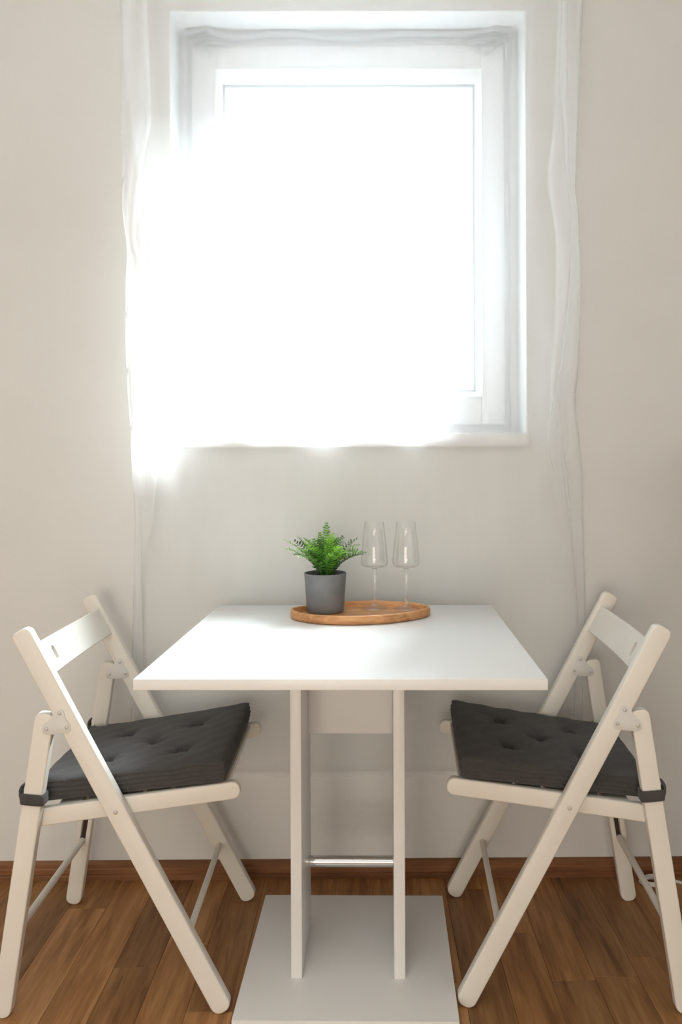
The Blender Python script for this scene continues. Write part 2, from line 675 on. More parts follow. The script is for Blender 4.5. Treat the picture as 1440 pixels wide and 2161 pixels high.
slope_ring('glazing_bead', bo, (GX0, GX1, GZ0, GZ1), WY + 0.106, WY + 0.126, WY + 0.136, M['reveal'], sash)
slope_ring('gasket', (GX0 - 0.002, GX1 + 0.002, GZ0 - 0.002, GZ1 + 0.002), (GX0 + 0.006, GX1 - 0.006, GZ0 + 0.006, GZ1 - 0.006),
           WY + 0.128, WY + 0.132, WY + 0.139, M['gasket'], sash)
winpart('pane', [(GX0 - 0.004, GX1 + 0.004, WY + 0.139, WY + 0.145, GZ0 - 0.004, GZ1 + 0.004)], M['pane'], 0.0, sash)
# hinge cover, top right
winpart('hinge', [(WX1 - 0.038, WX1 - 0.022, WY + 0.108, WY + 0.132, WZ1 - 0.075, WZ1 - 0.035)], M['reveal'], 0.003)

# ---- gathered screen of fine net stuck onto the window frame
nx, nz = 90, 60
NX0, NX1, NZ0, NZ1 = WX0 + 0.030, WX1 - 0.032, SZ + 0.012, WZ1 - 0.012
vs, fs = [], []
for j in range(nz + 1):
    for i in range(nx + 1):
        s, q = i / nx, j / nz
        x = NX0 + (NX1 - NX0) * s
        z = NZ0 + (NZ1 - NZ0) * q
        top = math.exp(-((1 - q) / 0.035) ** 2)
        sag = -0.016 * math.sin(math.pi * s * 2.4 + 0.9) ** 2 * (0.6 + 0.4 * math.sin(5 * s))
        cornr = math.exp(-((s - 0.05) / 0.05) ** 2) + math.exp(-((s - 0.95) / 0.05) ** 2)
        z += top * (sag * (1 - cornr) + 0.006 * cornr)
        y = WY + 0.103 - top * (0.006 + 0.010 * abs(math.sin(s * 17)) * (0.25 + cornr)) \
            - 0.012 * cornr * math.exp(-((1 - q) / 0.07) ** 2) * abs(math.sin(s * 60 + q * 70)) \
            - 0.004 * math.exp(-min(s, 1 - s) / 0.02)
        vs.append((x, y, z))
for j in range(nz):
    for i in range(nx):
        a = j * (nx + 1) + i
        fs.append((a, a + 1, a + nx + 2, a + nx + 1))
net = empty('window_net', ((NX0 + NX1) / 2, WY + 0.1, NZ0))
tag(net, 'thin white net stuck over the window frame, puckered along its top', 'net')
o = pydata('mesh_cloth', vs, fs, M['net'], None, smooth=True)
o.data.transform(Matrix.Translation(-net.location))
o.parent = net
# its rolled top edge
top = [Vector(vs[nz * (nx + 1) + i]) - net.location + Vector((0, -0.002, 0)) for i in range(0, nx + 1)]
o = tube('rolled_edge', top, 0.0085, M['net_edge'], net, 8)
# puckers gathered in the two top corners, and the doubled side edges
for sgn, cx_ in ((1, NX0), (-1, NX1)):
    for (du, dv, ln_, dr) in ((0.020, -0.004, 0.085, -0.030), (0.030, -0.016, 0.070, -0.022), (0.012, -0.022, 0.055, -0.040)):
        ridge = []
        for k in range(13):
            u = k / 12
            ridge.append(Vector((cx_ + sgn * (du + ln_ * u), WY + 0.094 + 0.004 * math.sin(u * 6), NZ1 + dv + dr * u * u + 0.004 * math.sin(u * 9)))
                         - net.location)
        tube('pucker', ridge, 0.0045, M['net_edge'], net, 8)
    edge_ = [Vector((cx_ + 0.002 * math.sin(k * 0.9), WY + 0.098, NZ0 + (NZ1 - NZ0) * k / 40)) - net.location for k in range(41)]
    tube('side_edge', edge_, 0.0030, M['net_edge'], net, 8)

# ---- sheer curtain
LO = [(2.35, -0.6477), (2.162, -0.6472), (1.999, -0.6454), (1.924, -0.6407), (1.799, -0.6425), (1.687, -0.6305), (1.599, -0.6358),
      (1.449, -0.6352), (1.311, -0.6295), (1.224, -0.6237), (1.099, -0.6204), (0.974, -0.6135), (0.849, -0.6152), (0.473, -0.6268), (0.285, -0.6238)]
LI = [(2.35, -0.5777), (2.162, -0.571), (2.037, -0.5665), (1.937, -0.5894), (1.824, -0.6049), (1.724, -0.6103), (1.574, -0.5597),
      (1.449, -0.5728), (1.349, -0.6069), (1.224, -0.5862), (1.098, -0.5555), (0.973, -0.5685), (0.848, -0.594), (0.285, -0.6088)]
RO = [(2.348, 0.5799), (2.185, 0.5704), (2.097, 0.5637), (1.846, 0.5564), (1.784, 0.5649), (1.671, 0.5695), (1.407, 0.5646),
      (1.282, 0.554), (1.156, 0.5673), (1.094, 0.5733), (0.968, 0.5728), (0.717, 0.578), (0.466, 0.5694), (0.285, 0.5661)]
RI = [(2.348, 0.5145), (2.035, 0.5032), (1.884, 0.4849), (1.721, 0.5056), (1.533, 0.5061), (1.345, 0.4915), (1.157, 0.4781),
      (0.968, 0.515), (0.592, 0.5386), (0.285, 0.5372)]
CB, CT = 0.285, ZC - 0.001


Y_SIDE = [(2.6, 2.030), (1.35, 2.040), (1.17, 2.052), (0.97, 2.084), (0.76, 2.120), (0.55, 2.122), (0.28, 2.124)]
Y_MID = [(2.6, 2.050), (1.60, 2.078), (1.30, 2.108), (1.20, 2.121), (1.15, 2.122), (0.97, 2.120), (0.76, 2.122), (0.28, 2.124)]


def cloth_y(z, s):
    w = math.exp(-(s / 0.13) ** 4) + 0.6 * math.exp(-((1 - s) / 0.12) ** 4)
    w += 0.25 * math.exp(-((s - 0.42) / 0.05) ** 2) + 0.2 * math.exp(-((s - 0.62) / 0.05) ** 2)
    return interp(Y_MID, z) * (1 - w) + interp(Y_SIDE, z) * w


NM = 110
cols = []          # (kind, s)
rows = 120
vs, fs = [], []
prev = None
for j in range(rows + 1):
    z = CB + (CT - CB) * j / rows
    yl, yr = cloth_y(z, 0.0), cloth_y(z, 1.0)
    kl, kr = yl / 2.095, yr / 2.095         # edge tables were taken 2.095 m out
    lo, li = (interp(tb_, CAM_H + (z - CAM_H) / kl) * kl for tb_ in (LO, LI))
    ro, ri = (interp(tb_, CAM_H + (z - CAM_H) / kr) * kr for tb_ in (RO, RI))
    gap = 0.010 if z > 0.9 else 0.006
    row = []
    for k in range(7):                    # left turned-back edge, behind
        s = k / 6
        row.append((li + (lo - li) * s, yl + gap * math.cos(s * math.pi / 2) + 0.003 * math.sin(s * 9 + z * 11)))
    def main_y(s):
        side = math.exp(-(s / 0.16) ** 2) + math.exp(-((1 - s) / 0.16) ** 2)
        low = min(1.0, max(0.0, (z - 0.72) / 0.3))
        amp = (0.0022 + 0.009 * side) * (0.30 + 0.70 * low)
        ph = 0.9 * math.sin(z * 2.3) + (z - 1.2) * 1.4 * (1 - 2 * s)
        y = cloth_y(z, s) + amp * math.sin(s * 34 + ph * 2.0) + 0.45 * amp * math.sin(s * 71 + z * 3.1)
        cr = math.exp(-((z - 1.0 - 0.9 * (0.18 - s)) / 0.05) ** 2) * math.exp(-((s - 0.12) / 0.09) ** 2)
        cr2 = math.exp(-((z - 1.0 - 0.9 * (s - 0.84)) / 0.05) ** 2) * math.exp(-((s - 0.88) / 0.08) ** 2)
        y -= 0.008 * (cr + cr2)
        # stays clear of the sill nose, the wall and the back edge of the table
        y = min(y, WY - 0.008 - 0.020 * math.exp(-((z - 1.187) / 0.035) ** 4))
        return max(y, 2.1125) if z < 0.80 else y

    def pleat(xa, xb_, s, front):
        """cloth runs on to xa, doubles back to xb_, runs on again"""
        out_ = []
        for q in range(1, 6):
            u = q / 6
            d_ = front * math.sin(math.pi * u)
            out_.append((xa + (xb_ - xa) * u, main_y(s) - d_ * (1 if z > 0.8 else 0.3)))
        return out_

    w_ = ro - lo
    pl_x = lo + 0.034 + 0.016 * math.sin(z * 4.3 + 0.6)
    fade = 0.25 + 0.75 * min(1.0, max(0.0, (z - 0.95) / 0.35))
    pl_w = (0.013 + 0.011 * math.sin(z * 6.1 + 1.0)) * fade
    pr_x = ro - 0.030 - 0.012 * math.sin(z * 5.2 + 1.4)
    pr_w = (0.012 + 0.010 * math.sin(z * 5.6 + 2.2)) * fade
    s_l0, s_r0 = (pl_x - lo) / w_, (pr_x - lo) / w_
    for k in range(1, 6):
        s = s_l0 * k / 6
        row.append((lo + w_ * s, main_y(s)))
    row += pleat(pl_x, pl_x - pl_w, s_l0, 0.006 * fade)
    s_a = (pl_x - pl_w - lo) / w_
    for k in range(NM):
        s = s_a + (s_r0 - s_a) * k / NM
        row.append((lo + w_ * s, main_y(s)))
    row += pleat(pr_x, pr_x - pr_w, s_r0, 0.006 * fade)
    s_b = (pr_x - pr_w - lo) / w_
    for k in range(6):
        s = s_b + (1 - s_b) * k / 6
        row.append((lo + w_ * s, main_y(s)))
    for k in range(7):
        s = 1 - k / 6
        row.append((ri + (ro - ri) * s, yr + gap * math.cos(s * math.pi / 2) + 0.003 * math.sin(s * 9 + z * 10)))
    nc = len(row)
    for (x, y) in row:
        vs.append((x, y, z))
for j in range(rows):
    for i in range(nc - 1):
        a = j * nc + i
        fs.append((a, a + 1, a + nc + 1, a + nc))
cur = empty('sheer_curtain', (-0.03, 2.1, CB))
tag(cur, 'long sheer white curtain hanging in front of the window, falling behind the table', 'curtain')
o = pydata('fabric', vs, fs, M['curtain'], None, smooth=True)
o.data.transform(Matrix.Translation(-cur.location))
o.parent = cur


def hem_strip(name, idx_pairs):
    v2, f2 = [], []
    for (a, b) in idx_pairs:
        va, vb = Vector(a), Vector(b)
        v2 += [va - cur.location, vb - cur.location]
    for k in range(len(idx_pairs) - 1):
        f2.append((2 * k, 2 * k + 1, 2 * k + 3, 2 * k + 2))
    return pydata(name, v2, f2, M['hem'], cur, smooth=True)


def off(v, dy, dx=0.0, dz=0.0):
    return (v[0] + dx, v[1] + dy, v[2] + dz)


hem_strip('side_hem', [(off(vs[j * nc], 0.0015), off(vs[j * nc], 0.0015, -0.012)) for j in range(rows + 1)])
hem_strip('side_hem', [(off(vs[j * nc + nc - 1], 0.0015), off(vs[j * nc + nc - 1], 0.0015, 0.010)) for j in range(rows + 1)])
hem_strip('bottom_hem', [(off(vs[i], -0.0015), off(vs[i], -0.0015, 0, 0.014)) for i in range(6, nc - 6)])

# ------------------------------------------------------------------ table
TX, TY, TYAW = -0.0404, 1.7349, R(-1.218)
tab = tag(empty('dining_table', (TX, TY, 0), TYAW), 'white square pedestal table with two flat uprights on a base plate', 'table')
TW, TD, TH_, TT = 0.7197, 0.7242, 0.7491, 0.0190
boxes('tabletop', [(-TW / 2, TW / 2, -TD / 2, TD / 2, TH_ - TT, TH_)], M['table'], tab, 0.0008, 2)
BW, BD, BY, BX, BH = 0.4499, 0.4565, 0.0532, -0.0024, 0.0253
boxes('base_plate', [(BX - BW / 2, BX + BW / 2, BY - BD / 2, BY + BD / 2, 0.0, BH)], M['table'], tab, 0.0008, 2)
PY0, PY1 = -0.0463, 0.165
boxes('upright', [(-0.1241, -0.1008, PY0, PY1, BH, TH_ - TT)], M['table'], tab, 0.0008, 2)
boxes('upright', [(0.0960, 0.1197, PY0, PY1, BH, TH_ - TT)], M['table'], tab, 0.0008, 2)
boxes('apron', [(-0.1008, 0.0960, 0.118, 0.138, 0.492, TH_ - TT)], M['table'], tab, 0.0008, 2)
tube('chrome_tube', [(-0.1008 + 0.1968 * k / 6, 0.112, 0.197) for k in range(7)], 0.0130, M['chrome'], tab, 24)['label'] = 'chrome crossbar tube'

# ------------------------------------------------------------------ chairs
CX = 0.225            # front foot to chair centre
LEG_T = 0.0235
LAT = 0.2083


def side_matrix(y):
    # curve plane (x,y) -> chair (X = forward, Z = up), thickness along Y
    return Matrix(((1, 0, 0, 0), (0, 0, -1, y), (0, 1, 0, 0), (0, 0, 0, 1)))


def prof_pt(b, z):
    return (CX - b, z)


def drop(outline):
    mz = min(p[1] for p in outline)
    return [(x, y - mz) for (x, y) in outline]


def disc(name, c, nrm_y, r, h, mat, parent):
    """low domed rivet head on a side face"""
    vs, fs = lathe_data([(r, 0), (r * 0.95, h * 0.6), (r * 0.6, h), (0, h)], 14)
    m = Matrix.Translation(c) @ Matrix.Rotation(R(-90 if nrm_y > 0 else 90), 4, 'X')
    vs = [m @ Vector(v_) for v_ in vs]
    return pydata(name, vs, fs, mat, parent, smooth=True)


def make_chair(label, loc, rz, hole_y):
    c = tag(empty('folding_chair', loc, rz), label, 'chair', 'folding chairs at the table')
    ld = Vector((0.4054, 0.7714)).normalized()
    top = Vector((0.4054, 0.7714)) + ld * 0.013
    a2, b2 = prof_pt(0, 0.0), prof_pt(top.x, top.y)
    long_out = drop(rrect_axis(a2, b2, 0.0202, 0.0175, 0.0135))
    short_full = drop(rrect_axis(prof_pt(0.452, 0.0), prof_pt(0.3600, 0.617), 0.0192, 0.0170, 0.0130))
    # groove in the inner face of the rear legs
    g0 = Vector((0.452 - 0.095 * 0.25, 0.155))
    g1 = Vector((0.452 - 0.095 * 0.65, 0.40))
    slot = rrect_axis(prof_pt(g0.x, g0.y), prof_pt(g1.x, g1.y), 0.0065, 0.0060, 0.0060, 4)[::-1]
    for s in (-1, 1):
        me = board_mesh(long_out, LEG_T, 0.0035, side_matrix(s * LAT), res=2)
        leg = link_mesh('front_leg', me, M['chair'], c, auto=40)
        yo = s * (LAT + LEG_T / 2)
        disc('rivet', (CX - 0.2176, yo, 0.4163), s, 0.0048, 0.0022, M['rivet'], leg)
        # rear leg: outer layer solid, inner layer with the slot
        me1 = board_mesh(short_full, 0.0138, 0.003, side_matrix(s * (LAT + 0.00485)), res=2)
        me2 = board_mesh(short_full, 0.0138, 0.003, side_matrix(s * (LAT - 0.00485)), holes=[slot], res=2)
        bm = bmesh.new()
        bm.from_mesh(me1)
        bm.from_mesh(me2)
        me = bpy.data.meshes.new('rear_leg')
        bm.to_mesh(me)
        bm.free()
        rl = link_mesh('rear_leg', me, M['chair'], c, auto=40)
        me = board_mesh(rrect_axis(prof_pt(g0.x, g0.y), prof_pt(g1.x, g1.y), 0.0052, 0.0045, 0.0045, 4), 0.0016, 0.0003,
                        side_matrix(s * (LAT - 0.0042)), res=1)  # dark strip puts the slot's shade into colour; the bare bottom is white
        link_mesh('groove', me, M['groove'], rl)['label'] = 'dark strip standing in for shade in the inner-face slot'
        # folding hinge plates on both faces, three rivets each
        P = Vector((0.3363, 0.5965))
        pl = [(-0.030, -0.013), (-0.024, -0.0185), (0.020, -0.0215), (0.0275, -0.016), (0.0285, -0.008), (0.024, 0.001), (0.016, 0.006),
              (0.004, 0.024), (-0.002, 0.030), (-0.010, 0.031), (-0.0155, 0.026), (-0.017, 0.018), (-0.020, 0.010), (-0.029, -0.003)]
        outl = [prof_pt(P.x + x, P.y + z) for (x, z) in pl][::-1]
        for f in (-1, 1):
            yf = s * LAT + f * (LEG_T / 2 + 0.0008)
            hp = link_mesh('hinge_plate', board_mesh(outl, 0.0016, 0.0004, side_matrix(yf), res=1), M['plate'], c, auto=40)
            for (dx, dz) in ((-0.007, 0.0225), (-0.0215, -0.006), (0.0195, -0.009)):
                disc('rivet', (CX - (P.x + dx), yf + f * 0.0008, P.y + dz), f, 0.0042, 0.002, M['rivet'], hp)
        # seat rail
        rail = rrect_axis(prof_pt(-0.0315, 0.4485), prof_pt(0.408, 0.3925), 0.0182, 0.0165, 0.006)
        link_mesh('seat_rail', board_mesh(rail, 0.018, 0.0035, side_matrix(s * 0.1875), res=2), M['chair'], c, auto=40)
    # seat slats between the rails
    sl = Vector((0.4395, -0.0560)).normalized()
    for k in range(6):
        b = 0.022 + k * 0.061
        m = Vector((-0.0315, 0.4485)) + sl * (b + 0.03) + Vector((-sl.y, sl.x)) * 0.0085
        bm = bmesh.new()
        bm_box(bm, -0.0265, 0.0265, -0.1785, 0.1785, -0.007, 0.007)
        bmesh.ops.bevel(bm, geom=list(bm.edges), offset=0.002, segments=2, affect='EDGES')
        me = bpy.data.meshes.new('slat')
        bm.to_mesh(me)
        bm.free()
        me.transform(Matrix.Translation((CX - m.x, 0, m.y)) @ Matrix.Rotation(math.atan2(-sl.y, sl.x) * -1.0, 4, 'Y'))
        link_mesh('seat_slat', me, M['chair'], c, auto=40)
    # stretchers (round dowels)
    tube('front_stretcher', [(CX - 0.0775, -0.1985 + 0.397 * k / 4, 0.147) for k in range(5)], 0.0072, M['chair'], c, 16)
    tube('rear_stretcher', [(CX - 0.4270, -0.1985 + 0.397 * k / 4, 0.163) for k in range(5)], 0.0078, M['chair'], c, 16)
    # curved back board with a hanging slot, drawn flat, then bent
    W2, HH = 0.1985, 0.0365
    out = []
    N = 40
    for k in range(N + 1):
        out.append((-W2 + 2 * W2 * k / N, -HH))
    for k in range(N + 1):
        out.append((W2 - 2 * W2 * k / N, HH))
    hole = [(hole_y + 0.0105 * math.cos(a), (0.006 if math.sin(a) >= 0 else -0.006) + 0.0105 * math.sin(a))
            for a in [2 * math.pi * k / 20 for k in range(20)]][::-1]
    cd = board_mesh(out, 0.013, 0.002, Matrix.Identity(4), holes=[hole], res=1)
    bm = bmesh.new()
    bm.from_mesh(cd)
    # cut into strips so that it can bend
    for k in range(1, 24):
        x = -W2 + 2 * W2 * k / 24
        bmesh.ops.bisect_plane(bm, geom=list(bm.verts) + list(bm.edges) + list(bm.faces), plane_co=(x, 0, 0), plane_no=(1, 0, 0))
    for v_ in bm.verts:
        v_.co.z += -0.016 * (1 - (v_.co.x / W2) ** 2) + 0.0
    bm.to_mesh(cd)
    bm.free()
    ctr = Vector((0.3781, 0.7181)) + Vector((-ld.y, ld.x)) * 0.0075
    # board axes: local x -> chair Y, local y -> up the leg, local z -> forward (normal)
    up = Vector((-ld.x, 0, ld.y))
    fw = Vector((ld.y, 0, ld.x))
    m = Matrix(((0, up.x, fw.x, CX - ctr.x), (1, 0, 0, 0), (0, up.z, fw.z, ctr.y), (0, 0, 0, 1)))
    cd.transform(m)
    bm = bmesh.new()
    bm.from_mesh(cd)
    bmesh.ops.recalc_face_normals(bm, faces=bm.faces)
    bm.to_mesh(cd)
    bm.free()
    link_mesh('backrest', cd, M['chair'], c, auto=35)
    return c


LCH = ((-0.5252, 1.8341, 0), R(1.021))
RCH = ((0.4317, 1.8389, 0), R(177.003))
make_chair('white wooden folding chair left of the table, dark cushion on its seat', *LCH, -0.119)
make_chair('white wooden folding chair right of the table, dark cushion on its seat', *RCH, 0.119)


# ------------------------------------------------------------------ cushions
def make_cushion(label, loc, rz, seed):
    rnd = random.Random(seed)
    c = tag(empty('seat_cushion', loc, rz), label, 'cushion', 'seat cushions on the folding chairs')
    NB, NL = 64, 64
    th = 0.046
    b0, b1 = 0.002, 0.396

    def half(b):
        k = (b - b0) / (b1 - b0)
        return 0.199 - 0.031 * k

    def base_z(b):
        return 0.4645 - 0.1274 * b + 0.0018

    tufts = [(0.110, -0.085), (0.110, 0.085), (0.192, 0.0), (0.275, -0.080), (0.275, 0.080)]

    def top_z(b, l):
        k = (b - b0) / (b1 - b0)
        z = base_z(b) + th + 0.003 * math.exp(-(k / 0.2) ** 2) + 0.003 * k
        e = min(b - b0, b1 - b, half(b) - abs(l))
        z -= 0.005 * math.exp(-max(e, 0) / 0.006)
        for (tb, tl) in tufts:
            d = math.hypot(b - tb, l - tl)
            an = math.atan2(l - tl, b - tb)
            z -= 0.023 * math.exp(-(d / 0.011) ** 2) + 0.008 * math.exp(-(d / 0.033) ** 2) * (1 + 0.4 * math.sin(an * 4 + tb * 40))
        z += 0.0012 * math.sin(b * 90 + l * 37 + seed) * math.sin(l * 70 + seed)
        return z

    vs, fs = [], []
    for i in range(NB + 1):
        for j in range(NL + 1):
            b = b0 + (b1 - b0) * i / NB
            l = half(b) * (2 * j / NL - 1)
            vs.append((CX - b, l, top_z(b, l)))
    for i in range(NB):
        for j in range(NL):
            a = i * (NL + 1) + j
            fs.append((a, a + 1, a + NL + 2, a + NL + 1))
    # pleated side walls
    rim = [i * (NL + 1) for i in range(NB + 1)] + [NB * (NL + 1) + j for j in range(1, NL + 1)] \
        + [i * (NL + 1) + NL for i in range(NB - 1, -1, -1)] + [j for j in range(NL - 1, 0, -1)]
    prev = rim
    cb, cl = (b0 + b1) / 2, 0.0
    NR = 16
    for r_ in range(1, NR + 1):
        q = r_ / NR
        cur_ = []
        for idx in rim:
            x, l, z = vs[idx]
            b = CX - x
            zb = base_z(b) + (0.0 if q < 1 else 0.0)
            dv = Vector((b - cb, (l - cl)))
            # push outwards along the dominant face normal
            nb = 1 if abs(b - b1) < 1e-6 else (-1 if abs(b - b0) < 1e-6 else 0)
            nl = 0 if abs(abs(l) - half(b)) > 1e-6 else (1 if l > 0 else -1)
            ln = math.hypot(nb, nl) or 1
            bul = 0.0045 * math.sin(math.pi * q) + 0.0016 * math.sin(q * math.pi * 9 + 0.6 * math.sin(b * 60 + l * 45))
            if r_ == NR:
                bul = -0.004
            vs.append((CX - (b + nb / ln * bul), l + nl / ln * bul, z + (zb - z) * q))
            cur_.append(len(vs) - 1)
        for k in range(len(rim)):
            k2 = (k + 1) % len(rim)
            fs.append((prev[k], prev[k2], cur_[k2], cur_[k]))
        prev = cur_
    fs.append(tuple(prev))
    me = bpy.data.meshes.new('pad')
    me.from_pydata(vs, [], fs)
    bm = bmesh.new()
    bm.from_mesh(me)
    bmesh.ops.recalc_face_normals(bm, faces=bm.faces)
    bm.to_mesh(me)
    bm.free()
    link_mesh('pad', me, M['fabric'], c, auto=60)
    for (tb, tl) in tufts:
        bt = lathe_data([(0.0045, -0.001), (0.0042, 0.0012), (0.002, 0.0022), (0, 0.0024)], 10)
        pydata('tuft_button', [(CX - tb + v_[0], tl + v_[1], v_[2] + top_z(tb, tl)) for v_ in bt[0]], bt[1], M['fabric'], c, smooth=True)
    # straps round the rear legs with a flicked-up end
    for s in (-1, 1):
        zc = 0.444
        xb = CX - (0.452 - 0.092 * zc / 0.617)
        hw, hl = 0.0225, LEG_T / 2 + 0.0035
        loop = []
        for k in range(32):
            a = 2 * math.pi * k / 32
            ca, sa = math.cos(a), math.sin(a)
            e = 0.35
            loop.append((xb + hw * math.copysign(abs(ca) ** e, ca), s * LAT + hl * math.copysign(abs(sa) ** e, sa)))
        v2, f2 = [], []
        for k, (x, y) in enumerate(loop):
            tilt = -0.10 * (x - xb)
            for (zz, grow) in ((-0.0140, 0.0), (-0.0125, 0.0016), (-0.005, 0.0022), (0.0, 0.0016), (0.005, 0.0022), (0.0125, 0.0016), (0.014, 0.0)):
                v2.append((x + math.copysign(grow, x - xb), y + math.copysign(grow, y - s * LAT), zc + zz * 0.82 + tilt))
        for k in range(32):
            k2 = (k + 1) % 32
            for q in range(6):
                f2.append((k * 7 + q, k2 * 7 + q, k2 * 7 + q + 1, k * 7 + q + 1))
        st = pydata('tie_strap', v2, f2, M['fabric'], c, auto=60)
        # short flat tail standing off behind the leg and the link to the pad
        tail = [(xb - hw + 0.001, zc - 0.008), (xb - hw - 0.003, zc + 0.006), (xb - hw - 0.003, zc + 0.018), (xb - hw + 0.001, zc + 0.027)]
        v3, f3 = [], []
        for (x, z) in tail:
            for (dx, dy) in ((-0.0022, -0.009), (0.0022, -0.009), (0.0022, 0.009), (-0.0022, 0.009)):
                v3.append((x + dx, s * LAT + dy, z))
        for k in range(3):
            for q in range(4):
                f3.append((k * 4 + q, k * 4 + (q + 1) % 4, k * 4 + 4 + (q + 1) % 4, k * 4 + 4 + q))
        f3 += [(0, 3, 2, 1), (12, 13, 14, 15)]
        pydata('strap_tail', v3, f3, M['fabric'], st)
        xe = CX - b1 + 0.010
        lk = [(xe + 0.006, s * 0.160), (xe - 0.002, s * 0.180), (xe - 0.008, s * (LAT - 0.014))]
        v4, f4 = [], []
        for (x, y) in lk:
            for (dz, dy) in ((-0.012, -0.002), (0.012, -0.002), (0.012, 0.002), (-0.012, 0.002)):
                v4.append((x, y + dy, zc + 0.004 + dz))
        for k in range(2):
            for q in range(4):
                f4.append((k * 4 + q, k * 4 + (q + 1) % 4, k * 4 + 4 + (q + 1) % 4, k * 4 + 4 + q))
        f4 += [(0, 3, 2, 1), (8, 9, 10, 11)]
        pydata('strap_link', v4, f4, M['fabric'], st)
    return c


make_cushion('charcoal tufted seat cushion tied onto the left folding chair', *LCH, 3)
make_cushion('charcoal tufted seat cushion tied onto the right folding chair', *RCH, 11)

# ------------------------------------------------------------------ tray
TZ = TH_
ctrl = [(-0.189, 1.933), (-0.174, 1.889), (-0.130, 1.850), (-0.0715, 1.831), (-0.0168, 1.831), (0.0493, 1.845), (0.1066, 1.880), (0.147, 1.922),
        (0.157, 1.957), (0.140, 1.992), (0.110, 2.016), (0.075, 2.034), (0.027, 2.046), (-0.0185, 2.046), (-0.0586, 2.036), (-0.1026, 2.016),
        (-0.150, 1.983), (-0.180, 1.958)]


def catmull(pts, n):
    out = []
    L = len(pts)
    for i in range(L):
        p0, p1, p2, p3 = (Vector(pts[(i + k) % L]) for k in (-1, 0, 1, 2))
        for k in range(n):
            u = k / n
            out.append(0.5 * ((2 * p1) + (p2 - p0) * u + (2 * p0 - 5 * p1 + 4 * p2 - p3) * u * u + (3 * p1 - p0 - 3 * p2 + p3) * u ** 3))
    return out


loop = catmull(ctrl, 5)
for _ in range(6):
    loop = [(loop[i - 1] + 2 * loop[i] + loop[(i + 1) % len(loop)]) / 4 for i in range(len(loop))]
tc = Vector((-0.015, 1.937))
loop = [p - tc for p in loop]
NL_ = len(loop)
nrm = []
for i in range(NL_):
    d = (loop[(i + 1) % NL_] - loop[i - 1]).normalized()
    nrm.append(Vector((-d.y, d.x)))          # inward for ccw loop
vs, fs = [], []
ringsp = [(0.006, 0.0), (0.002, 0.0012), (0.0, 0.005), (0.0, 0.0165), (0.0012, 0.0195), (0.0035, 0.0212), (0.0065, 0.0212), (0.0088, 0.0195),
          (0.0098, 0.0165), (0.0108, 0.0105), (0.0130, 0.0085), (0.016, 0.0080)]
for (o_, z) in ringsp:
    for p, nn in zip(loop, nrm):
        q = p + nn * o_
        vs.append((q.x, q.y, z))
for r_ in range(len(ringsp) - 1):
    for k in range(NL_):
        k2 = (k + 1) % NL_
        fs.append((r_ * NL_ + k, r_ * NL_ + k2, (r_ + 1) * NL_ + k2, (r_ + 1) * NL_ + k))
fs.append(tuple(range(NL_))[::-1])
fs.append(tuple((len(ringsp) - 1) * NL_ + k for k in range(NL_)))
tray = pydata('serving_tray', vs, fs, M['tray'], None, auto=50)
tray.location = (tc.x, tc.y, TZ + 0.0001)
tag(tray, 'rounded acacia wood tray with a raised rim on the white table', 'tray')
TF = TZ + 0.0082

# ------------------------------------------------------------------ potted fern
PXc, PYc = -0.1035, 1.9640
fern = tag(empty('potted_fern', (PXc, PYc, TF)), 'small green fern in a smooth grey pot on the wooden tray', 'plant')
RB, RT, PH = 0.0459, 0.0522, 0.0965
pp = [(0, 0.0), (RB - 0.004, 0.0), (RB - 0.001, 0.0012), (RB, 0.004)]
pp += [(RB + (RT - RB) * k / 8, 0.004 + (PH - 0.005) * k / 8) for k in range(1, 9)]
pp += [(RT - 0.0006, PH), (RT - 0.0022, PH), (RT - 0.003, PH - 0.001), (RT - 0.0036, PH - 0.012), (RT - 0.0045, PH - 0.018)]
a, b = lathe_data(pp, 56)
pydata('pot', a, b, M['pot'], fern, auto=40)
rs = RT - 0.0042
sv, sf = lathe_data([(rs, PH - 0.016)] + [(rs * k / 5, PH - 0.0145 + 0.003 * (1 - k / 5)) for k in (4, 3, 2, 1)] + [(0, PH - 0.011)], 28)
sv = [(x, y, z + 0.0016 * math.sin(x * 700) * math.cos(y * 610)) for (x, y, z) in sv]
pydata('soil', sv, sf, M['soil'], fern, smooth=True)


